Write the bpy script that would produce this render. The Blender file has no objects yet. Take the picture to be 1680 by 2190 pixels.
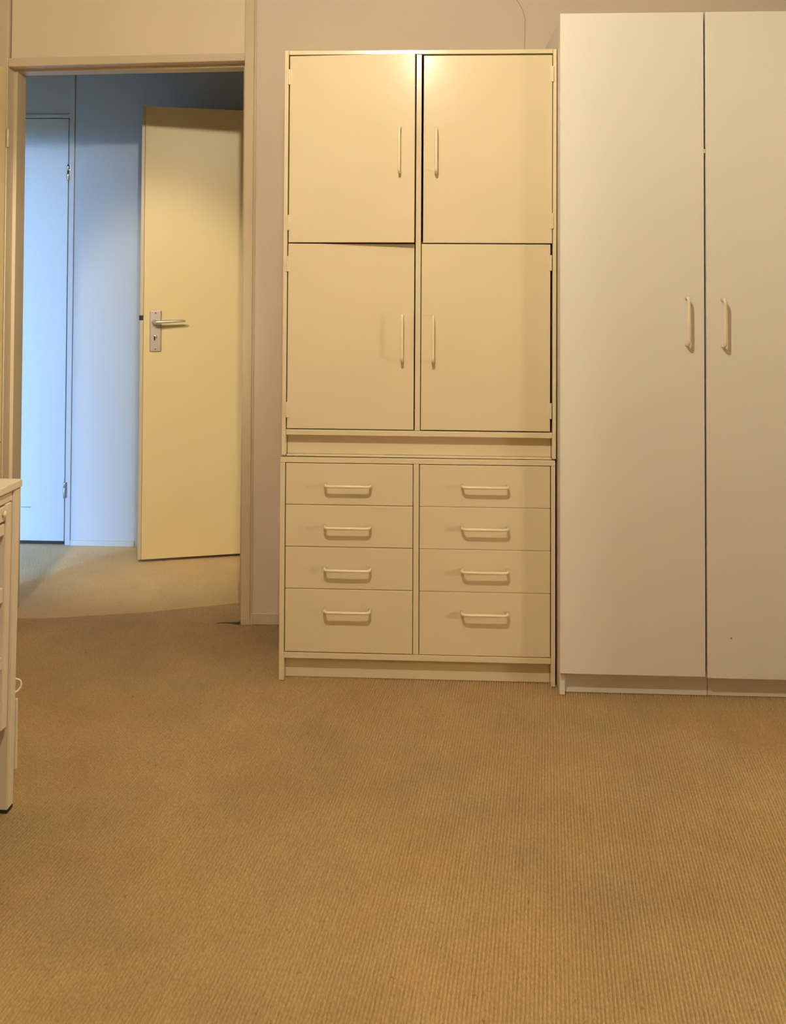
import bpy, bmesh, math, random
from mathutils import Vector, Matrix
random.seed(7)
S = bpy.context.scene
C = S.collection

# ------------------------------------------------------------------ camera
cd = bpy.data.cameras.new('camera'); cam = bpy.data.objects.new('camera', cd); C.objects.link(cam)
cd.sensor_fit = 'VERTICAL'; cd.sensor_height = 36.0
cd.lens = 36.0 * 1950.0 / 2190.0
cd.shift_y = -(1095.0 - 563.5) / 2190.0
cd.clip_start = 0.05
YAW, PITCH, ROLL = 0.0481, 0.0224, 0.0042
fw = Vector((-math.sin(YAW)*math.cos(PITCH), math.cos(YAW)*math.cos(PITCH), math.sin(PITCH)))
rt = Vector((math.cos(YAW), math.sin(YAW), 0)); up = rt.cross(fw)
r2 = rt*math.cos(ROLL) + up*math.sin(ROLL); u2 = -rt*math.sin(ROLL) + up*math.cos(ROLL)
M = Matrix((r2, u2, -fw)).transposed().to_4x4(); M.translation = Vector((0, -3.32, 1.2385))
cam.matrix_world = M
S.camera = cam
S.view_settings.view_transform = 'Standard'; S.view_settings.look = 'None'
S.view_settings.exposure = 0.0; S.view_settings.gamma = 1.0; S.view_settings.use_curve_mapping = False

# ------------------------------------------------------------------ light settings
W = bpy.data.worlds.new('World'); S.world = W; W.use_nodes = True
wn = W.node_tree; bg = wn.nodes['Background']
wt = wn.nodes.new('ShaderNodeTexCoord'); wx = wn.nodes.new('ShaderNodeSeparateXYZ'); wn.links.new(wt.outputs['Generated'], wx.inputs[0])
wr = wn.nodes.new('ShaderNodeMapRange'); wr.inputs[1].default_value = -0.02; wr.inputs[2].default_value = 0.06; wn.links.new(wx.outputs['Z'], wr.inputs[0])
wm = wn.nodes.new('ShaderNodeMix'); wm.data_type = 'RGBA'; wm.inputs[6].default_value = (0.03, 0.035, 0.03, 1); wm.inputs[7].default_value = (0.27, 0.53, 1.0, 1)   # dark ground, clear blue sky
wn.links.new(wr.outputs[0], wm.inputs[0]); wn.links.new(wm.outputs[2], bg.inputs[0]); bg.inputs[1].default_value = SKY_STR = 115.0
LAMP = Vector((-0.20, -2.15, 2.40)); LAMP_COL = (1.0, 0.885, 0.67); LAMP_EMIT = 2250.0; LAMP_R = 0.035
LAMP2 = Vector((2.24, -1.75, 0.90)); LAMP2_EMIT = 122.0
SPOT = Vector((-1.25, -2.15, 2.44)); SPOT_AIM = SPOT + Vector((0.0, 0.860, -0.510)); SPOT_W = 215.0

# ------------------------------------------------------------------ materials
def mat(name, col, rough=0.5, metal=0.0, var=0.0, vscale=3.0, bump=0.0, bscale=120.0, spec=0.5, emit=None, estr=0.0, coat=0.0):
    m = bpy.data.materials.new(name); m.use_nodes = True
    nt = m.node_tree; b = nt.nodes['Principled BSDF']
    b.inputs['Base Color'].default_value = (*col, 1); b.inputs['Roughness'].default_value = rough
    b.inputs['Metallic'].default_value = metal; b.inputs['Specular IOR Level'].default_value = spec
    b.inputs['Coat Weight'].default_value = coat; b.inputs['Coat Roughness'].default_value = 0.2
    if emit: b.inputs['Emission Color'].default_value = (*emit, 1); b.inputs['Emission Strength'].default_value = estr
    tc = nt.nodes.new('ShaderNodeTexCoord')
    if var > 0:
        n = nt.nodes.new('ShaderNodeTexNoise'); n.inputs['Scale'].default_value = vscale; n.inputs['Detail'].default_value = 4
        nt.links.new(tc.outputs['Object'], n.inputs['Vector'])
        r = nt.nodes.new('ShaderNodeMapRange'); r.inputs['From Min'].default_value = 0.3; r.inputs['From Max'].default_value = 0.7
        r.inputs['To Min'].default_value = 1-var; r.inputs['To Max'].default_value = 1+var*0.5
        nt.links.new(n.outputs['Fac'], r.inputs['Value'])
        mx = nt.nodes.new('ShaderNodeVectorMath'); mx.operation = 'SCALE'; mx.inputs[0].default_value = col
        nt.links.new(r.outputs[0], mx.inputs['Scale']); nt.links.new(mx.outputs[0], b.inputs['Base Color'])
    if bump > 0:
        n2 = nt.nodes.new('ShaderNodeTexNoise'); n2.inputs['Scale'].default_value = bscale; n2.inputs['Detail'].default_value = 3
        nt.links.new(tc.outputs['Object'], n2.inputs['Vector'])
        bp = nt.nodes.new('ShaderNodeBump'); bp.inputs['Strength'].default_value = bump; bp.inputs['Distance'].default_value = 0.002
        nt.links.new(n2.outputs['Fac'], bp.inputs['Height']); nt.links.new(bp.outputs[0], b.inputs['Normal'])
    return m

M_cab   = mat('cream_paint', (0.715, 0.60, 0.395), 0.17, var=0.03, vscale=2.5, bump=0.05, bscale=60)
M_cabin = mat('cabinet_inside', (0.16, 0.10, 0.06), 0.8)
M_hand  = mat('cream_plastic', (0.80, 0.68, 0.46), 0.3)
M_hinge = mat('painted_hinge', (0.72, 0.60, 0.40), 0.4)
M_ward  = mat('white_melamine', (0.73, 0.68, 0.60), 0.38, var=0.02, vscale=2, bump=0.03, bscale=300)
M_wardin= mat('wardrobe_inside', (0.10, 0.07, 0.05), 0.8)
M_wall  = mat('wall_plaster', (0.62, 0.52, 0.41), 0.8, var=0.03, vscale=1.5, bump=0.25, bscale=160)
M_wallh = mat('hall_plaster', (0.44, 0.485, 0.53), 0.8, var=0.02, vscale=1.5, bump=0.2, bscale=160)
M_ceil  = mat('ceiling_paint', (0.50, 0.46, 0.40), 0.9)
M_trim  = mat('trim_paint', (0.58, 0.47, 0.32), 0.35, var=0.03, vscale=3, bump=0.06, bscale=50)
M_door  = mat('yellow_door_paint', (0.74, 0.58, 0.30), 0.38, var=0.02, vscale=2)
M_leaf  = mat('bedroom_door_paint', (0.84, 0.66, 0.36), 0.4)
M_hdoor = mat('hall_door_paint', (0.47, 0.475, 0.47), 0.4)
M_htrim = mat('hall_trim_paint', (0.46, 0.47, 0.47), 0.45)
M_panel = mat('panel_paint', (0.70, 0.585, 0.41), 0.4, var=0.02, vscale=2)
M_skirt = mat('skirting_paint', (0.60, 0.49, 0.33), 0.5, var=0.08, vscale=12)
M_unit  = mat('white_wood_paint', (0.70, 0.60, 0.46), 0.45, var=0.04, vscale=6)
M_black = mat('black_rubber', (0.012, 0.012, 0.013), 0.6)
M_chrome= mat('chrome', (0.75, 0.75, 0.75), 0.12, metal=1.0)
M_steel = mat('dull_steel', (0.45, 0.45, 0.44), 0.45, metal=0.8)
M_alu   = mat('satin_aluminium', (0.60, 0.53, 0.46), 0.38, metal=0.7)
M_dark  = mat('dark_slot', (0.03, 0.02, 0.012), 0.8)
M_crack = mat('crack_line', (0.30, 0.23, 0.16), 0.9)
M_bulb  = mat('glowing_bulb', (1, 0.9, 0.8), 0.4, emit=LAMP_COL, estr=LAMP_EMIT)
M_bulb2 = mat('glowing_globe', (1, 0.9, 0.8), 0.4, emit=LAMP_COL, estr=LAMP2_EMIT)

def carpet(name, col, dark_patches=None, rough_amp=1.0):
    m = bpy.data.materials.new(name); m.use_nodes = True
    nt = m.node_tree; N = nt.nodes; L = nt.links; b = N['Principled BSDF']
    b.inputs['Roughness'].default_value = 0.95; b.inputs['Specular IOR Level'].default_value = 0.15
    b.inputs['Sheen Weight'].default_value = 0.15; b.inputs['Sheen Roughness'].default_value = 0.5
    geo = N.new('ShaderNodeNewGeometry')
    mp = N.new('ShaderNodeMapping'); mp.inputs['Rotation'].default_value = (0, 0, RIB_ANG)
    L.new(geo.outputs['Position'], mp.inputs['Vector'])
    def noise(scale, detail, vec, stretch=None):
        n = N.new('ShaderNodeTexNoise'); n.inputs['Scale'].default_value = scale; n.inputs['Detail'].default_value = detail
        if stretch:
            q = N.new('ShaderNodeVectorMath'); q.operation = 'MULTIPLY'; q.inputs[1].default_value = stretch
            L.new(vec, q.inputs[0]); L.new(q.outputs[0], n.inputs['Vector'])
        else: L.new(vec, n.inputs['Vector'])
        return n.outputs['Fac']
    def mr(v, a, c, d, e):
        r = N.new('ShaderNodeMapRange'); r.inputs[1].default_value = a; r.inputs[2].default_value = c; r.inputs[3].default_value = d; r.inputs[4].default_value = e
        L.new(v, r.inputs[0]); return r.outputs[0]
    def mul(a, c):
        q = N.new('ShaderNodeMath'); q.operation = 'MULTIPLY'; L.new(a, q.inputs[0])
        if isinstance(c, float): q.inputs[1].default_value = c
        else: L.new(c, q.inputs[1])
        return q.outputs[0]
    P = mp.outputs['Vector']
    f = mr(noise(1.3, 3, P), .3, .7, .88, 1.10)                      # broad blotches
    f = mul(f, mr(noise(7, 4, P), .3, .7, .93, 1.06))
    f = mul(f, mr(noise(210, 2, P, (1, .6, 1)), .25, .75, 1-.22*rough_amp, 1+.18*rough_amp))   # yarn loops
    f = mul(f, mr(noise(60, 1, P), .74, .80, 1.0, .62))              # small dark specks
    if dark_patches:
        for (cx, cy, rx, ry, rot, amt) in dark_patches:
            d = N.new('ShaderNodeMapping'); d.vector_type = 'TEXTURE'
            d.inputs['Location'].default_value = (cx, cy, 0); d.inputs['Rotation'].default_value = (0, 0, rot); d.inputs['Scale'].default_value = (rx, ry, 1)
            ad = N.new('ShaderNodeVectorMath'); ad.operation = 'ADD'
            nn = N.new('ShaderNodeTexNoise'); nn.inputs['Scale'].default_value = 2.5; L.new(geo.outputs['Position'], nn.inputs['Vector'])
            sb = N.new('ShaderNodeVectorMath'); sb.operation = 'MULTIPLY_ADD'; sb.inputs[1].default_value = (.3, .3, 0); sb.inputs[2].default_value = (-.15, -.15, 0)
            L.new(nn.outputs['Color'], sb.inputs[0]); L.new(geo.outputs['Position'], ad.inputs[0]); L.new(sb.outputs[0], ad.inputs[1])
            L.new(ad.outputs[0], d.inputs['Vector'])
            ln = N.new('ShaderNodeVectorMath'); ln.operation = 'LENGTH'
            fl = N.new('ShaderNodeVectorMath'); fl.operation = 'MULTIPLY'; fl.inputs[1].default_value = (1, 1, 0)
            L.new(d.outputs[0], fl.inputs[0]); L.new(fl.outputs[0], ln.inputs[0])
            f = mul(f, mr(ln.outputs['Value'], .35, 1.0, 1-amt, 1.0))
    hue = N.new('ShaderNodeMix'); hue.data_type = 'RGBA'
    hue.inputs[6].default_value = (col[0]*1.02, col[1]*.98, col[2]*.95, 1); hue.inputs[7].default_value = (col[0]*.98, col[1]*1.015, col[2]*1.05, 1)
    L.new(mr(noise(4, 3, P), .35, .65, 0, 1), hue.inputs[0])
    sc = N.new('ShaderNodeVectorMath'); sc.operation = 'SCALE'; L.new(hue.outputs[2], sc.inputs[0]); L.new(f, sc.inputs['Scale'])
    L.new(sc.outputs[0], b.inputs['Base Color'])
    bp = N.new('ShaderNodeBump'); bp.inputs['Strength'].default_value = 0.8; bp.inputs['Distance'].default_value = 0.003
    L.new(noise(210, 2, P, (1, .6, 1)), bp.inputs['Height']); L.new(bp.outputs[0], b.inputs['Normal'])
    return m

RIB_ANG = math.radians(6.9)     # ribs run a little clockwise of the wall normal
M_carpet = carpet('ribbed_carpet', (0.432, 0.283, 0.119),
                  dark_patches=[(-0.98, -0.42, 0.62, 0.50, 0.2, .04), (-1.05, -1.35, 0.42, 0.40, 0.3, .20), (-0.62, -0.08, 0.25, 0.28, 0, .2)])  # soft darker ovals by the door, the shelf unit and the chest
M_carpet_lit = carpet('hall_carpet_lit', (0.62, 0.435, 0.205), rough_amp=.6)  # paler tone carries the brighter light on the hall floor

# ------------------------------------------------------------------ helpers
def box(bm, x0, x1, y0, y1, z0, z1, bev=0.0, seg=2):
    b = bmesh.new()
    bmesh.ops.create_cube(b, size=1.0)
    for v in b.verts:
        v.co = Vector(((x0+x1)/2 + v.co.x*(x1-x0), (y0+y1)/2 + v.co.y*(y1-y0), (z0+z1)/2 + v.co.z*(z1-z0)))
    if bev > 0: bmesh.ops.bevel(b, geom=b.edges[:], offset=bev, segments=seg, affect='EDGES', profile=0.5)
    t = bpy.data.meshes.new('t'); b.to_mesh(t); b.free(); bm.from_mesh(t); bpy.data.meshes.remove(t)
    return bm
def prism(bm, pts, y0, y1):
    """solid from an x-z outline"""
    a = [bm.verts.new((x, y0, z)) for x, z in pts]; c = [bm.verts.new((x, y1, z)) for x, z in pts]
    bm.faces.new(a); bm.faces.new(c[::-1]); n = len(pts)
    for i in range(n): bm.faces.new((a[i], c[i], c[(i+1) % n], a[(i+1) % n]))
    bmesh.ops.recalc_face_normals(bm, faces=bm.faces)
    return bm
def lathe(bm, prof, n=24, c=(0, 0, 0), axis='Z'):
    rings = []
    for r, h in prof:
        ring = []
        for i in range(n):
            a = 2*math.pi*i/n; p = (r*math.cos(a), r*math.sin(a), h)
            if axis == 'X': p = (p[2], p[0], p[1])
            if axis == 'Y': p = (p[0], p[2], p[1])
            ring.append(bm.verts.new((c[0]+p[0], c[1]+p[1], c[2]+p[2])))
        rings.append(ring)
    for a, b_ in zip(rings, rings[1:]):
        for i in range(n): bm.faces.new((a[i], a[(i+1) % n], b_[(i+1) % n], b_[i]))
    bm.faces.new(rings[0][::-1]); bm.faces.new(rings[-1])
    bmesh.ops.recalc_face_normals(bm, faces=bm.faces)
    return bm
def tube(bm, path, r, n=10, flat=1.0, close=True):
    rings = []; P = [Vector(p) for p in path]; ref = None
    for i, p in enumerate(P):
        t = (P[min(i+1, len(P)-1)] - P[max(i-1, 0)]).normalized()
        if ref is None: ref = Vector((0, 0, 1)) if abs(t.z) < .9 else Vector((1, 0, 0))
        a = (ref - t*ref.dot(t)).normalized(); ref = a; b_ = t.cross(a)
        rr = r[i] if isinstance(r, (list, tuple)) else r
        rings.append([bm.verts.new(p + a*rr*math.cos(2*math.pi*k/n) + b_*rr*flat*math.sin(2*math.pi*k/n)) for k in range(n)])
    for a, b_ in zip(rings, rings[1:]):
        for k in range(n): bm.faces.new((a[k], a[(k+1) % n], b_[(k+1) % n], b_[k]))
    if close: bm.faces.new(rings[0][::-1]); bm.faces.new(rings[-1])
    bmesh.ops.recalc_face_normals(bm, faces=bm.faces)
    return bm
def obj(name, bm, m, parent=None, smooth=False):
    me = bpy.data.meshes.new(name); bm.to_mesh(me); bm.free(); me.materials.append(m)
    if smooth:
        for p in me.polygons: p.use_smooth = True
    o = bpy.data.objects.new(name, me); C.objects.link(o)
    if parent: o.parent = parent
    return o
def B(name, m, parent, *a, bev=0.0015):
    return obj(name, box(bmesh.new(), *a, bev=bev), m, parent)
def empty(name, loc=(0, 0, 0), rz=0.0, parent=None):
    o = bpy.data.objects.new(name, None); C.objects.link(o); o.location = loc; o.rotation_euler = (0, 0, rz); o.empty_display_size = 0.05
    if parent: o.parent = parent
    return o
def tag(o, label, cat, group=None, kind=None):
    o['label'] = label; o['category'] = cat
    if group: o['group'] = group
    if kind: o['kind'] = kind
    return o
def struct(o, label, cat): return tag(o, label, cat, kind='structure')

H = 2.58     # ceiling height
# ------------------------------------------------------------------ setting: floors
def ribbed(name, x0, x1, y0, y1, pitch, amp, m, step=0.16):
    ca, sa = math.cos(RIB_ANG), math.sin(RIB_ANG)
    # rib coordinates: s across, t along the rib (t points mostly +y, leaning to +x)
    def st(x, y): return (x*ca - y*sa, x*sa + y*ca)
    cs = [st(x, y) for x in (x0, x1) for y in (y0, y1)]
    s0, s1 = min(c[0] for c in cs), max(c[0] for c in cs); t0, t1 = min(c[1] for c in cs), max(c[1] for c in cs)
    prof = [(0.0, -1.0), (0.22, -.18), (0.5, 0.0), (0.78, -.18)]
    n = int((s1-s0)/pitch)+1; rows = int((t1-t0)/step)+2
    verts = []; rnd = random.Random(3)
    cols = [(s0 + (i+u)*pitch, h*amp) for i in range(n) for u, h in prof]
    wob = [[rnd.uniform(-.0004, .0004) for _ in range(n+1)] for _ in range(rows)]
    for j in range(rows):
        t = t0 + j*step
        for k, (s, z) in enumerate(cols):
            s_ = s + wob[j][k//4]
            x, y = s_*ca + t*sa, -s_*sa + t*ca
            k_ = min(1.0, max(0.0, (x+0.95)/1.25)); wear = 0.38 + 0.62*k_*k_*(3-2*k_)     # pile is trodden flat on the door side
            verts.append((x, y, z*wear))
    w = len(cols)
    faces = [(j*w+k, j*w+k+1, (j+1)*w+k+1, (j+1)*w+k) for j in range(rows-1) for k in range(w-1)]
    me = bpy.data.meshes.new(name); me.from_pydata(verts, [], faces)
    bm = bmesh.new(); bm.from_mesh(me); bpy.data.meshes.remove(me)
    for co, no in (((x0, 0, 0), (-1, 0, 0)), ((x1, 0, 0), (1, 0, 0)), ((0, y0, 0), (0, -1, 0)), ((0, y1, 0), (0, 1, 0))):
        bmesh.ops.bisect_plane(bm, geom=bm.verts[:]+bm.edges[:]+bm.faces[:], plane_co=co, plane_no=no, clear_outer=True)
    # a backing slab so the carpet has a body
    box(bm, x0, x1, y0, y1, -0.02, -amp-0.001)
    bmesh.ops.recalc_face_normals(bm, faces=bm.faces)
    return obj(name, bm, m, smooth=True)
XL, XR, YB = -1.76, 3.40, -5.60
fl = struct(ribbed('floor', XL, XR, YB, 0.0, 0.0075, 0.0056, M_carpet), 'worn brown ribbed carpet across the bedroom floor', 'carpet')
# hall carpet, painted paler as if lit; slanted edge follows the light boundary
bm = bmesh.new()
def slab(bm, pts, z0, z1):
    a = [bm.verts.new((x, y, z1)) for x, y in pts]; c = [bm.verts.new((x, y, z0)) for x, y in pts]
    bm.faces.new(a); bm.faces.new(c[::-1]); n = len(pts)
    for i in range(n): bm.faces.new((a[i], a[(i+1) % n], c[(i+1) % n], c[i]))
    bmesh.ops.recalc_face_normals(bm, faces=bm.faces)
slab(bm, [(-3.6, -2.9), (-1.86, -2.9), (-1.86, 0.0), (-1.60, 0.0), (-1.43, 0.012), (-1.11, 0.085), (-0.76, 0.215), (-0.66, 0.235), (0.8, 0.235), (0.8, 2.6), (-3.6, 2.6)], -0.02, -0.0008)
struct(obj('floor_hall', bm, M_carpet_lit), 'hall carpet beyond the doorway, brighter light painted in as a paler tone', 'carpet')
bm = bmesh.new()
slab(bm, [(-1.60, 0.0), (-0.66, 0.0), (-0.66, 0.236), (-0.76, 0.216), (-1.11, 0.086), (-1.43, 0.013)], -0.02, -0.0012)
struct(obj('floor_threshold', bm, M_carpet), 'brown bedroom carpet under the doorway, up to the painted light edge', 'carpet')

bm = bmesh.new()
slab(bm, [(-0.80, -0.004), (-0.76, 0.000), (-0.735, -0.006), (-0.712, -0.014), (-0.712, 0.018), (-0.73, 0.010), (-0.75, 0.006), (-0.775, 0.005)], -0.003, 0.0006)
obj('seam_gap', bm, M_dark, fl)
# ------------------------------------------------------------------ setting: walls
PX0, PX1 = -1.64, -0.668      # door frame outer edges
bm = bmesh.new()
box(bm, PX1, XR+.1, 0.0, 0.1, 0, H); box(bm, XL-.1, PX0, 0.0, 0.1, 0, H)
wall_back = struct(obj('wall_back', bm, M_wall), 'beige plastered bedroom wall behind the cabinets', 'wall')
pts = [(0.2884, 2.2752), (0.300, 2.255), (0.3085, 2.240), (0.313, 2.2235), (0.3185, 2.205), (0.3175, 2.180), (0.318, 2.150), (0.3165, 2.12), (0.317, 2.06), (0.316, 1.98)]
pts = [(0.262, 2.33), (0.275, 2.30)] + pts
obj('crack', tube(bmesh.new(), [(x, -0.0002, z) for x, z in pts], 0.0009, 6), M_crack, wall_back)
struct(B('wall_left', M_wall, None, XL-.1, XL, YB, 0.0, 0, H, bev=0), 'beige plastered wall on the left of the bedroom', 'wall')
struct(B('wall_right', M_wall, None, XR, XR+.1, YB, 0.0, 0, H, bev=0), 'beige plastered wall on the right of the bedroom', 'wall')
struct(B('wall_front', M_wall, None, XL-.1, XR+.1, YB-.1, YB, 0, H, bev=0), 'beige plastered wall behind the viewer', 'wall')
struct(B('ceiling', M_ceil, None, -3.7, XR+.1, YB-.1, 2.7, H, H+.1, bev=0), 'pale ceiling over bedroom and hall', 'ceiling')

# hall shell
HY = 0.9311
OX0, OX1 = -1.385, -0.53       # opening in the hall wall behind the yellow door
DX0, DX1 = -2.60, -1.749       # opening of the closed hall door
bm = bmesh.new()
box(bm, -1.7217, OX0, HY, HY+.1, 0, H); box(bm, OX1, 0.8, HY, HY+.1, 0, H); box(bm, OX0, OX1, HY, HY+.1, 2.035, H); box(bm, -3.7, DX0-.027, HY, HY+.1, 0, H)
struct(obj('wall_hall', bm, M_wallh), 'grey plastered wall of the hall beside the closed door', 'wall')
bm = bmesh.new()
AX0, AX1 = -2.72, -1.87         # doorway of the neighbouring room, out of sight on the left
box(bm, -3.7, AX0, 0.0, 0.1, 0, H); box(bm, AX0, AX1, 0.0, 0.1, 1.98, H); 
struct(obj('wall_hall_near', bm, M_wallh), 'hall wall with the doorway of the neighbouring room', 'wall')
struct(B('wall_hall_end', M_wallh, None, 0.8, 0.9, 0.1, 2.7, 0, H, bev=0), 'end wall of the hall on the right', 'wall')
struct(B('wall_hall_left', M_wallh, None, -3.7, -3.6, -3.0, 2.7, 0, H, bev=0), 'end wall of the hall on the left', 'wall')
struct(B('wall_beyond', M_wallh, None, -3.6, 0.8, 2.6, 2.7, 0, H, bev=0), 'wall of the dark room behind the yellow door', 'wall')
# neighbouring room: window wall
WY = -1.00; WX0, WX1, WZ0, WZ1 = -3.50, -2.38, 0.05, 2.45
bm = bmesh.new()
box(bm, -3.6, WX0, WY-.1, WY, 0, H); box(bm, WX1, XL-.1, WY-.1, WY, 0, H); box(bm, WX0, WX1, WY-.1, WY, 0, WZ0); box(bm, WX0, WX1, WY-.1, WY, WZ1, H)
struct(obj('wall_window', bm, M_wallh), 'window wall of the neighbouring room', 'wall')
win = struct(empty('window_1', ((WX0+WX1)/2, WY, WZ0)), 'daylit window of the neighbouring room', 'window')
w2, wh = (WX1-WX0)/2, WZ1-WZ0
pt = bpy.data.lights.new('window_portal', 'AREA'); pt.shape = 'RECTANGLE'; pt.size = WX1-WX0; pt.size_y = wh; pt.cycles.is_portal = True
po = bpy.data.objects.new('window_portal', pt); C.objects.link(po); po.parent = win; po.location = (0, -.11, wh/2); po.rotation_euler = (math.radians(90), 0, 0)
for a in ((-w2, -w2+.04, 0, wh), (w2-.04, w2, 0, wh), (-w2+.04, w2-.04, 0, .04), (-w2+.04, w2-.04, wh-.04, wh)):
    B('window_frame', M_htrim, win, a[0], a[1], -.08, -.02, a[2], a[3])

# skirting boards
B('t', M_skirt, None, PX1+.001, -0.40, -0.010, -0.0005, 0, 0.041, bev=.002).name = 'baseboard_back'
struct(bpy.data.objects['baseboard_back'], 'low painted skirting between door frame and tall cabinet', 'baseboard')
o = B('baseboard_hall', M_htrim, None, -1.7205, OX0-.03, HY-.008, HY-.0005, 0, 0.0245, bev=.001)
struct(o, 'low pale skirting along the hall wall', 'baseboard')

# ------------------------------------------------------------------ bedroom door frame
df = struct(empty('door_1', ((PX0+PX1)/2, 0.05, 0)), 'cream painted door frame with a tall panel above the opening', 'door frame')
ox = (PX0+PX1)/2
def F(name, x0, x1, y0, y1, z0, z1, m=M_trim, bev=.002): return B(name, m, df, x0-ox, x1-ox, y0-.05, y1-.05, z0, z1, bev=bev)
F('frame_post', -0.709, PX1-.006, -0.012, 0.112, 0, H, bev=.003)
F('frame_bead', PX1-.007, PX1+.001, -0.006, 0.106, 0, H, bev=.003)
F('frame_post', PX0, -1.5985, -0.012, 0.112, 0, H, bev=.003)
F('stop', -0.7225, -0.7085, 0.040, 0.112, 0, 2.05, bev=.001)
F('stop', -1.599, -1.5855, 0.040, 0.112, 0, 2.045, bev=.001)
def tilted(name, zl0, zr0, zl1, zr1, y0, y1, x0=-1.5985, x1=-0.709, m=M_trim):
    bm = bmesh.new(); prism(bm, [(x0-ox, zl0), (x1-ox, zr0), (x1-ox, zr1), (x0-ox, zl1)], y0-.05, y1-.05)
    bmesh.ops.bevel(bm, geom=bm.edges[:], offset=.0015, segments=2, affect='EDGES')
    return obj(name, bm, m, df)
tilted('header', 2.0425, 2.0585, 2.0745, 2.0865, -0.012, 0.112)
tilted('head_stop', 2.0357, 2.0470, 2.060, 2.062, 0.040, 0.112, x0=-1.588, x1=-0.7215)
F('transom_panel', -1.5945, -0.7095, 0.006, 0.030, 2.068, H-.002, m=M_panel, bev=.001)
F('panel_backing', -1.598, -0.7095, 0.032, 0.05, 2.065, H-.002, m=M_dark, bev=0)
F('strike_slot', -0.7105, -0.7086, 0.004, 0.026, 0.985, 1.146, m=M_dark, bev=0)
for z in (1.791, 0.869):
    bm = bmesh.new(); lathe(bm, [(0.004, 0), (0.0035, .002)], 10, (-0.7100-ox, .03-.05, z), 'X'); obj('screw_hole', bm, M_dark, df)
# chipped foot of the right hand post
bm = bmesh.new()
for i in range(5):
    x = -0.704+i*.008; box(bm, x-ox, x-ox+.0075, -.0155-.05, -.0115-.05, 0.0, .02+.012*random.random(), bev=.001)
obj('chipped_base', bm, M_skirt, df)
for z in (1.74, 0.34):
    bm = bmesh.new(); lathe(bm, [(.0035, 0), (.0055, .003), (.0055, .067), (.0035, .07)], 12, (-1.5955-ox, -.012-.05, z)); obj('frame_hinge', bm, M_trim, df, True)

# open bedroom leaf, standing square into the room on the left
leaf = struct(empty('door_2', (-1.600, -0.020, 0), math.radians(-1.0)), 'cream bedroom door standing open at the left edge', 'door')
B('door_leaf', M_leaf, leaf, -0.040, 0.0, -0.875, 0.0, 0.012, 2.032, bev=.002)
bm = bmesh.new(); lathe(bm, [(.003, 0), (.003, .0012)], 10, (0.0003, -0.0125, .652), 'X'); obj('nail_hole', bm, M_dark, leaf)
B('lock_plate', M_alu, leaf, 0.0005, 0.004, -0.845, -0.800, 0.93, 1.11)
bm = bmesh.new(); tube(bm, [(0.004, -.82, 1.066), (.035, -.82, 1.066), (.045, -.81, 1.066), (.047, -.70, 1.068)], [.008, .008, .008, .006]); obj('door_lever', bm, M_alu, leaf, True)

# ------------------------------------------------------------------ hall: closed door with frame
hd = struct(empty('door_3', (-2.17, HY, 0)), 'closed pale hall door lit by blue daylight, with chrome hinge', 'door')
def Hh(name, x0, x1, y0, y1, z0, z1, m=M_htrim, bev=.0015): return B(name, m, hd, x0+2.17, x1+2.17, y0, y1, z0, z1, bev=bev)
Hh('frame_post', -1.7475, -1.7225, -0.006, 0.1, 0, H)
Hh('frame_post', DX0-.027, DX0, -0.006, 0.1, 0, H)
Hh('header', DX0, -1.7475, 0.0, 0.1, 2.024, 2.041)
Hh('transom_panel', DX0, -1.7490, 0.018, 0.05, 2.043, H-.002, m=M_hdoor)
dl = Hh('door_leaf', DX0+.004, -1.7545, 0.002, 0.042, 0.018, 2.0205, m=M_hdoor)
B('scratch', M_dark, dl, -1.962+2.17, -1.915+2.17, 0.0012, 0.0022, 0.1745, 0.1765, bev=0)
Hh('stop', DX0, -1.7475, 0.012, 0.1, 0.0, 0.017, m=M_dark, bev=0)  # dark strip standing in for the shade under the door
Hh('stop', -1.757, -1.7475, 0.045, 0.1, 0.02, 2.02, m=M_dark, bev=0)
for z0, z1, m in ((1.722, 1.800, M_chrome), (0.2234, 0.298, M_steel)):
    hi = Hh('hinge', -1.7552, -1.7385, -0.010, 0.004, z0, z1, m=m, bev=.002)
    bm = bmesh.new(); zz = z0
    lathe(bm, [(.004, 0), (.0065, .003), (.0065, (z1-z0)*.64), (.005, (z1-z0)*.66)], 16, (-1.7480+2.17, -.012, z0))
    lathe(bm, [(.005, 0), (.0065, .001), (.0065, (z1-z0)*.30), (.004, (z1-z0)*.33)], 16, (-1.7480+2.17, -.012, z0+(z1-z0)*.67))
    obj('knuckle', bm, m, hi, True)

# ------------------------------------------------------------------ hall: open yellow door
ANG = math.radians(16.0); DW = 0.80
hx, hy = -1.3165 + DW*math.cos(ANG), 0.678 + DW*math.sin(ANG)
yd = struct(empty('door_4', (hx, hy, 0), ANG), 'yellow painted hall door standing ajar with a metal lever handle', 'door')
B('door_leaf', M_door, yd, -DW+.0155, 0.0, 0.0, 0.038, 0.014, 2.030, bev=.0015)
B('edge_strip', M_trim, yd, -DW, -DW+.0145, 0.003, 0.036, 0.014, 2.030, bev=.001)
B('latch', M_black, yd, -DW-.004, -DW+.0135, 0.0015, 0.030, 1.072, 1.094, bev=.001)
pl = B('handle_plate', M_alu, yd, -DW+.042, -DW+.093, -0.007, 0.0005, 0.932, 1.116, bev=.004)
bm = bmesh.new(); lathe(bm, [(.013, 0.0), (.013, -.010), (.010, -.016)], 20, (-DW+.064, -.006, 1.064), 'Y')
obj('rose', bm, M_alu, pl, True)
bm = bmesh.new()
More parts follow.
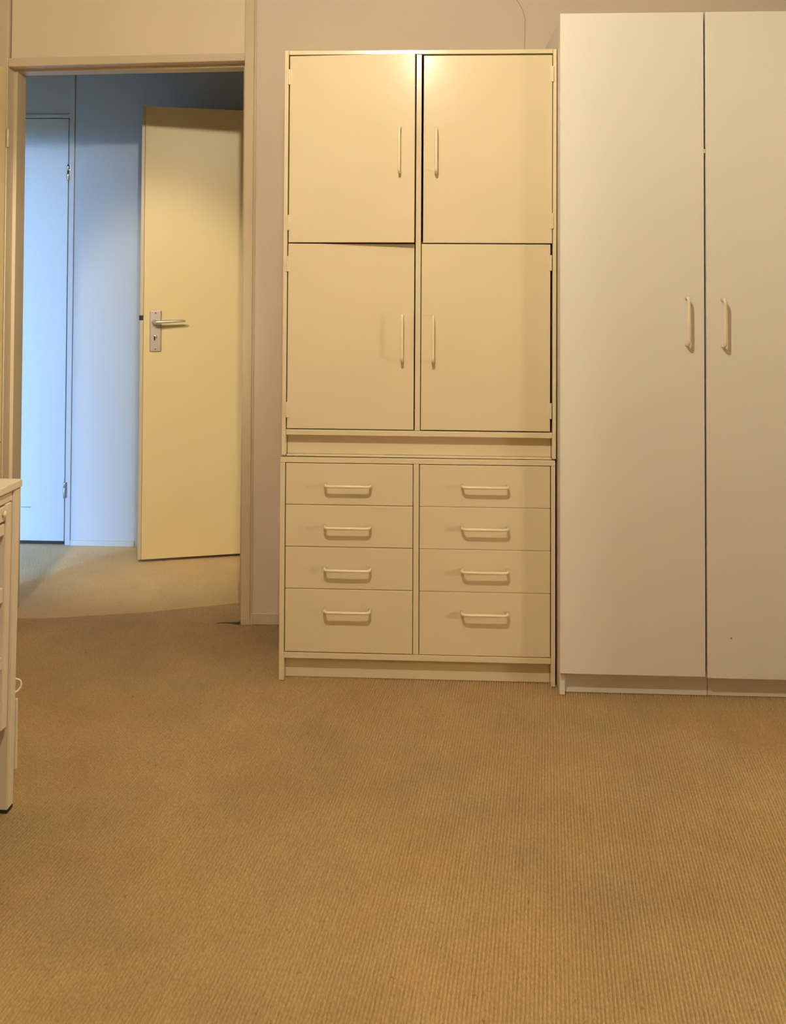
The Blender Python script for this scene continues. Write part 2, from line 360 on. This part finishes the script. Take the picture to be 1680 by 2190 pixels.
tube(bm, [(-DW+.064, -.012, 1.064), (-DW+.064, -.038, 1.064), (-DW+.067, -.047, 1.064), (-DW+.076, -.051, 1.065), (-DW+.11, -.050, 1.067), (-DW+.16, -.048, 1.069), (-DW+.190, -.047, 1.070), (-DW+.196, -.045, 1.070)],
     [.009, .009, .009, .0088, .0075, .0062, .006, .003], 12)
obj('door_lever', bm, M_alu, pl, True)
bm = bmesh.new(); lathe(bm, [(.0085, 0), (.0085, -.004), (.006, -.006)], 16, (-DW+.066, -.006, 1.000), 'Y'); obj('key_cylinder', bm, M_alu, pl, True)
bm = bmesh.new(); box(bm, -DW+.061, -DW+.066, -.0135, -.011, .983, 1.003, bev=.001); obj('keyhole', bm, M_dark, pl)
for z in (.944, 1.104):
    bm = bmesh.new(); lathe(bm, [(.003, 0), (.002, -.0012)], 10, (-DW+.0675, -.0068, z), 'Y'); obj('screw', bm, M_dark, pl)
# its frame in the hall wall
yf = struct(empty('trim_1', ((OX0+OX1)/2, HY, 0)), 'frame of the opening behind the yellow hall door', 'door frame')
for x0, x1 in ((OX0, OX0+.03), (OX1-.03, OX1)):
    B('frame_post', M_htrim, yf, x0-(OX0+OX1)/2, x1-(OX0+OX1)/2, 0.002, .1, 0, 2.035)
B('header', M_htrim, yf, OX0+.03-(OX0+OX1)/2, OX1-.03-(OX0+OX1)/2, 0.002, .1, 2.012, 2.035)

# ------------------------------------------------------------------ handles (D-bars)
def dbar(bm, cx, cz, y, half=.070, out=.033, r=.0045, vertical=False, flip=1):
    path = []
    R = .013
    def P(a, d): return (cx, y-d, cz+a) if vertical else (cx+a, y-d, cz)
    path.append(P(-half, -.001)); path.append(P(-half, out-R))
    for k in range(1, 6):
        t = k/6*math.pi/2; path.append(P(-half+R-R*math.cos(t), out-R+R*math.sin(t)))
    path.append(P(-half+R, out)); path.append(P(half-R, out))
    for k in range(1, 6):
        t = math.pi/2 - k/6*math.pi/2; path.append(P(half-R+R*math.cos(t), out-R+R*math.sin(t)))
    path.append(P(half, out-R)); path.append(P(half, -.001))
    tube(bm, path, r, 10)
    return bm

# ------------------------------------------------------------------ upper cabinet
YC = -0.4643
uc = tag(empty('tall_cupboard', (-0.057, -0.235, 0.6947)), 'cream four-door cupboard standing on the drawer chest', 'cupboard')
def U(name, x0, x1, y0, y1, z0, z1, m=M_cab, bev=.0015, parent=None): return B(name, m, uc, x0+.057, x1+.057, y0+.235, y1+.235, z0-.6935, z1-.6935, bev=bev)
UL0, UR1, UT = -0.4855, 0.3700, 1.9745
uc.rotation_euler = (0, 0.0018, 0)      # leans a touch towards the wardrobe
U('side_panel', UL0, -0.4726, YC, -0.012, 0.6975, UT+.001)
U('side_panel', 0.3585, UR1, YC, -0.012, 0.6975, UT)
U('top_panel', -0.4718, 0.3580, YC, -0.012, 1.9610, UT)
U('divider', -0.0680, -0.0515, YC, -0.012, 0.7795, 1.9600)
U('rail', -0.4718, 0.3580, YC, -0.012, 0.7615, 0.7787)
U('recess_panel', -0.4716, 0.3578, YC+.030, YC+.045, 0.6985, 0.7612)
U('bottom_panel', -0.4716, 0.3578, YC+.012, -0.012, 0.6935, 0.6983)
U('shelf', -0.4718, -0.069, YC+.03, -0.03, 1.357, 1.372, m=M_cabin)
U('shelf', -0.0505, 0.3580, YC+.03, -0.03, 1.357, 1.372, m=M_cabin)
U('back_panel', -0.4718, 0.3580, -0.018, -0.012, 0.785, 1.958, m=M_cabin, bev=0)
def cdoor(x0, x1, z0, z1, side, ang=0.0, hxz=None, hinges=(), dy=0.0):
    """cupboard door: side -1 hinged left, +1 hinged right; its local origin is the hinge edge"""
    px = x0 if side < 0 else x1
    d = empty('t'); bpy.data.objects.remove(d)
    bm = bmesh.new(); box(bm, x0-px, x1-px, 0, .016, 0, z1-z0, bev=.0018)
    o = obj('cupboard_door', bm, M_cab, uc); o.location = (px+.057, YC+.235+dy, z0-.6935); o.rotation_euler = (0, 0, ang)
    hb = obj('handle', dbar(bmesh.new(), hxz[0]-px, hxz[1]-z0, 0, vertical=True), M_hand, o, True)
    for hz in hinges:
        bm = bmesh.new(); s = side
        box(bm, min(-.0045*s*-1, 0)-.004 if s < 0 else -.0065, .0065 if s < 0 else .004+.0045*0+.0005, -.0022, .0008, hz-z0-.0245, hz-z0+.0245, bev=.0006)
        xk = -.0012 if s < 0 else .0012
        lathe(bm, [(.002, -.0245), (.0034, -.023), (.0034, -.009), (.0026, -.0085), (.0026, -.0075), (.0034, -.007), (.0034, .009), (.0026, .0095), (.0034, .0105), (.0034, .023), (.002, .0245)], 12, (xk, -.0026, hz-z0))
        obj('hinge', bm, M_hinge, o)
    return o
cdoor(-0.4690, -0.0712, 1.3660, 1.9570, -1, math.radians(-4.1), (-0.1165, 1.654), (1.890, 1.4285))
cdoor(-0.0450, 0.3565, 1.3662, 1.9562, +1, 0, (-0.0055, 1.6545), (1.896, 1.436))
cdoor(-0.4695, -0.0715, 0.7815, 1.3625, -1, 0, (-0.1085, 1.068), (1.2985, 0.840))
cdoor(-0.0492, 0.3515, 0.7822, 1.3628, +1, 0, (-0.0125, 1.066), (1.305, 0.846))

# ------------------------------------------------------------------ drawer chest
lc = tag(empty('drawer_chest', (-0.0595, -0.235, 0)), 'cream chest of eight drawers with bar handles', 'drawer chest')
def D_(name, x0, x1, y0, y1, z0, z1, m=M_cab, bev=.0015): return B(name, m, lc, x0+.0595, x1+.0595, y0+.235, y1+.235, z0, z1, bev=bev)
D_('side_panel', -0.4895, -0.4735, YC, -0.012, 0, 0.6765)
D_('side_panel', 0.3545, 0.3678, YC, -0.012, 0, 0.6765)
D_('top_panel', -0.4895, 0.3678, YC, -0.012, 0.6770, 0.6930)
D_('divider', -0.0710, -0.0535, YC, -0.012, 0.0885, 0.6765)
D_('rail', -0.4732, 0.3542, YC, -0.012, 0.0690, 0.0875)
D_('toe_kick', -0.4732, 0.3542, YC+.030, YC+.046, 0, 0.0688)
D_('back_panel', -0.4732, 0.3542, -0.018, -0.012, 0.09, 0.676, m=M_cabin, bev=0)
ZR = [(0.5470, 0.6750), (0.4165, 0.5455), (0.2858, 0.4150), (0.0898, 0.2843)]
for x0, x1, zh, jit in ((-0.4710, -0.0728, (0.6108, 0.4825, 0.3520, 0.2240), 0), (-0.0515, 0.3520, (0.6138, 0.4855, 0.3545, 0.2250), 1)):
    cx = -0.2745 if jit == 0 else 0.1500
    for (z0, z1), h in zip(ZR, zh):
        d = random.uniform(-.0012, .0006)
        if jit: z0 -= .0008
        o = obj('drawer', box(bmesh.new(), x0+.0595, x1+.0595, YC+.235+d, YC+.235+d+.017, z0, z1, bev=.0018), M_cab, lc)
        obj('handle', dbar(bmesh.new(), cx+.0595, h, YC+.235+d), M_hand, o, True)
        b2 = box(bmesh.new(), x0+.0595+.02, x1+.0595-.02, YC+.235+d+.0175, -.05+.235, z0+.015, z1-.02)
        obj('drawer_box', b2, M_cabin, o)

# ------------------------------------------------------------------ wardrobe
YW = -0.5352
wd = tag(empty('wardrobe', (0.80, -0.27, 0)), 'tall off-white wardrobe with full-height doors right of the cupboard', 'wardrobe')
def Wd(name, x0, x1, y0, y1, z0, z1, m=M_ward, bev=.001): return B(name, m, wd, x0-.80, x1-.80, y0+.27, y1+.27, z0, z1, bev=bev)
WL, WRX = 0.3745, 1.795  # widened by an added third bay for the shading door
YF = YW+.0195
Wd('side_panel', WL, WL+.016, YF, -0.012, 0, 2.060)
Wd('side_panel', WRX-.016, WRX, YF, -0.012, 0, 2.060)
Wd('top_panel', WL+.0162, WRX-.0162, YF, -0.012, 2.044, 2.060)
Wd('bottom_panel', WL+.0162, WRX-.0162, YF+.002, -0.012, 0.068, 0.083)
Wd('divider', 1.2360, 1.2500, YF, -0.012, 0.0835, 2.0435)
Wd('back_panel', WL+.0162, WRX-.0162, -0.018, -0.0125, 0.084, 2.043, m=M_wardin, bev=0)
Wd('plinth', WL+.0165, 0.8185, YF+.020, YF+.036, 0, 0.0675)
Wd('plinth', 0.8200, WRX-.0165, YF+.021, YF+.037, 0, 0.0675)
def wdoor(x0, x1, z0, z1, hx_, hz, bump=False):
    o = Wd('wardrobe_door', x0, x1, YW, YW+.018, z0, z1, bev=.0012)
    obj('handle', dbar(bmesh.new(), hx_-.80, hz, YW+.27, vertical=True), M_hand, o, True)
    return o
d1 = wdoor(WL-.0015, 0.8030, 0.0712, 2.0655, 0.7485, 1.1300)
B('gap_bumper', M_cab, d1, 0.8032-.80, 0.8082-.80, YW+.27+.001, YW+.27+.012, 1.637, 1.650, bev=.001)
d2 = wdoor(0.8090, 1.2380, 0.0680, 2.0660, 0.8550, 1.1255)
bm = bmesh.new(); lathe(bm, [(.0032, 0), (.0022, -.001)], 10, (.8783-.80, YW+.27+.0002, .1877), 'Y'); obj('screw_mark', bm, M_crack, d2)
# added third door, unseen, swung open to shade the floor at right
bm = bmesh.new(); box(bm, 0, .018, -.545, 0, 0.068, 2.066, bev=.0012)
shade_door = obj('wardrobe_door', bm, M_ward, wd); shade_door.location = (1.2425-.80, YW+.27-.0005, 0)
bm = bmesh.new(); dbar(bm, 0, 0, 0, vertical=True); bm.transform(Matrix.Translation((0, -.49, 1.128)) @ Matrix.Rotation(math.radians(-90), 4, 'Z')); obj('handle', bm, M_hand, shade_door, True)

# ------------------------------------------------------------------ white shelf unit at the left edge
sx, sy = -1.19, -1.46
un = tag(empty('shelf_unit', (sx, sy, 0)), 'small white wooden shelf unit with a drawer knob at the left edge', 'shelf unit')
FX, BX = -0.9958, -1.385; Y1, Y0 = -1.164, -1.756        # far and near ends
def Un(name, x0, x1, y0, y1, z0, z1, m=M_unit, bev=.0015, p=None): return B(name, m, p or un, x0-sx, x1-sx, y0-sy, y1-sy, z0, z1, bev=bev)
tp = Un('top', BX-.005, FX+.003, Y0-.003, Y1+.003, 0.7485, 0.7665, bev=.002)
def leg(xa, xb, ya_top, yb_top, ya_bot, yb_bot):
    bm = bmesh.new()
    t = [bm.verts.new((x-sx, y-sy, .7482)) for x, y in ((xa, ya_top), (xb, ya_top), (xb, yb_top), (xa, yb_top))]
    b_ = [bm.verts.new((x-sx, y-sy, .008)) for x, y in ((xa, ya_bot), (xb, ya_bot), (xb, yb_bot), (xa, yb_bot))]
    bm.faces.new(t); bm.faces.new(b_[::-1])
    for i in range(4): bm.faces.new((b_[i], b_[(i+1) % 4], t[(i+1) % 4], t[i]))
    bmesh.ops.recalc_face_normals(bm, faces=bm.faces)
    bmesh.ops.bevel(bm, geom=bm.edges[:], offset=.002, segments=2, affect='EDGES')
    o = obj('leg', bm, M_unit, un)
    Un('foot', xa+.0005, xb-.0005, ya_bot+.0005, yb_bot-.0005, 0.0, .0078, m=M_black, bev=.001, p=o)
    return o
lg = leg(FX-.030, FX, -1.1975, -1.1650, -1.2132, -1.1827)
leg(BX, BX+.030, -1.1975, -1.1650, -1.2132, -1.1827)
leg(FX-.030, FX, -1.755, -1.7225, -1.7373, -1.7068)
leg(BX, BX+.030, -1.755, -1.7225, -1.7373, -1.7068)
# stiles, leaning like the legs
def stile(xa, xb, y0t, y1t, y0b, y1b, z0, z1):
    bm = bmesh.new()
    t = [bm.verts.new((x-sx, y-sy, z1)) for x, y in ((xa, y0t), (xb, y0t), (xb, y1t), (xa, y1t))]
    b_ = [bm.verts.new((x-sx, y-sy, z0)) for x, y in ((xa, y0b), (xb, y0b), (xb, y1b), (xa, y1b))]
    bm.faces.new(t); bm.faces.new(b_[::-1])
    for i in range(4): bm.faces.new((b_[i], b_[(i+1) % 4], t[(i+1) % 4], t[i]))
    bmesh.ops.recalc_face_normals(bm, faces=bm.faces)
    bmesh.ops.bevel(bm, geom=bm.edges[:], offset=.0015, segments=2, affect='EDGES')
    return obj('stile', bm, M_unit, un)
stile(FX-.020, FX-.001, -1.2330, -1.2075, -1.2440, -1.2185, 0.205, 0.7225)
stile(FX-.020, FX-.001, -1.7125, -1.6870, -1.7015, -1.6760, 0.205, 0.7225)
Un('apron', FX-.022, FX-.004, -1.7215, -1.1995, 0.7240, 0.7445)
dr = Un('drawer', FX-.020, FX-.002, -1.6865, -1.2335, 0.6855, 0.7195)
bm = bmesh.new(); lathe(bm, [(.005, 0), (.0055, .002), (.0072, .003), (.0076, .005), (.006, .0070), (.002, .0078)], 18, (FX-.002-sx, -1.2475-sy, .703), 'X'); obj('knob', bm, M_unit, dr, True)
bm = bmesh.new(); lathe(bm, [(.005, 0), (.0055, .002), (.0072, .003), (.0076, .005), (.006, .0070), (.002, .0078)], 18, (FX-.002-sx, -1.672-sy, .703), 'X'); obj('knob', bm, M_unit, dr, True)
Un('rail', FX-.022, FX-.003, -1.6810, -1.2385, 0.6530, 0.6795)
for z0, z1 in ((.500, .533), (.346, .374), (.207, .222)):
    Un('shelf', BX+.006, FX-.003, -1.6750, -1.2455+.004*(z0>.3), z0, z1)
Un('side_panel', BX+.031, FX-.031, -1.2130, -1.2040, 0.205, 0.7235)
Un('side_panel', BX+.031, FX-.031, -1.7160, -1.7070, 0.205, 0.7235)
Un('back_panel', BX, BX+.005, -1.706, -1.214, 0.205, 0.7475)
# little curved pull and strip on the outer side of the leg
bm = bmesh.new()
tube(bm, [(FX-.010+.017*math.sin(t)-sx, -1.180+.017*math.sin(t)-sy, .279-.0175*math.cos(t)*(-1)) for t in [math.pi*k/14 for k in range(15)]], .0022, 8)
o = obj('curved_pull', bm, mat('white_plastic', (.85, .74, .58), .4), un, True)
Un('edge_strip', FX-.008, FX+.001, -1.1740, -1.1655, .083, .247, bev=.001)

# ------------------------------------------------------------------ lamps
pn = tag(empty('pendant_lamp', (LAMP.x, LAMP.y, H)), 'bare glowing bulb hanging from the bedroom ceiling', 'lamp')
hz = LAMP.z - H
obj('ceiling_rose', lathe(bmesh.new(), [(.045, -.0005), (.045, -.012), (.012, -.03)], 24), M_ceil, pn, True)
obj('cord', tube(bmesh.new(), [(0, 0, -.03), (0, 0, hz+.11)], .003, 8), M_ceil, pn)
obj('lamp_holder', lathe(bmesh.new(), [(.008, hz+.115), (.018, hz+.105), (.02, hz+.055)], 20), M_ceil, pn, True)
bm = bmesh.new(); bmesh.ops.create_uvsphere(bm, u_segments=20, v_segments=12, radius=LAMP_R); bm.transform(Matrix.Translation((0, 0, hz)))
obj('bulb', bm, M_bulb, pn, True)
sp = tag(empty('added_spotlight', (SPOT.x, SPOT.y, H)), 'unseen ceiling spotlight added to brighten the doorway', 'lamp')  # lamp added out of view to brighten doorway and yellow door
q = (SPOT_AIM-SPOT).normalized().to_track_quat('-Z', 'Y')
obj('mount', lathe(bmesh.new(), [(.04, -.0005), (.04, -.02), (.01, -.03)], 20), M_steel, sp, True)
obj('arm', tube(bmesh.new(), [(0, 0, -.03), (0, 0, SPOT.z-H+.05), (0, -.03, SPOT.z-H+.03)], .005, 8), M_steel, sp, True)
bm = bmesh.new()
prof = [(.012, .085), (.030, .075), (.038, .03), (.040, -.004), (.037, -.004), (.034, .03), (.012, .055)]
lathe(bm, prof, 24); bm.transform(Matrix.Translation((0, 0, SPOT.z-H)) @ q.to_matrix().to_4x4())
obj('spot_head', bm, M_steel, sp, True)
sl = bpy.data.lights.new('spot_beam', 'SPOT'); sl.energy = SPOT_W; sl.color = LAMP_COL; sl.spot_size = math.radians(36); sl.spot_blend = 0.55; sl.shadow_soft_size = 0.09
so = bpy.data.objects.new('spot_beam', sl); C.objects.link(so); so.parent = sp; so.location = (0, 0, SPOT.z-H); so.rotation_mode = 'QUATERNION'; so.rotation_quaternion = q; so.scale = (0.76, 1, 1)
f2 = tag(empty('floor_lamp', (LAMP2.x, LAMP2.y, 0)), 'low floor lamp with a glowing globe on the right', 'lamp')
obj('base', lathe(bmesh.new(), [(.12, 0), (.12, .015), (.02, .025)], 28), M_steel, f2, True)
obj('pole', tube(bmesh.new(), [(0, 0, .025), (0, 0, LAMP2.z-.095)], .008, 10), M_steel, f2, True)
bm = bmesh.new(); bmesh.ops.create_uvsphere(bm, u_segments=24, v_segments=14, radius=.10); bm.transform(Matrix.Translation((0, 0, LAMP2.z)))
obj('globe_shade', bm, M_bulb2, f2, True)
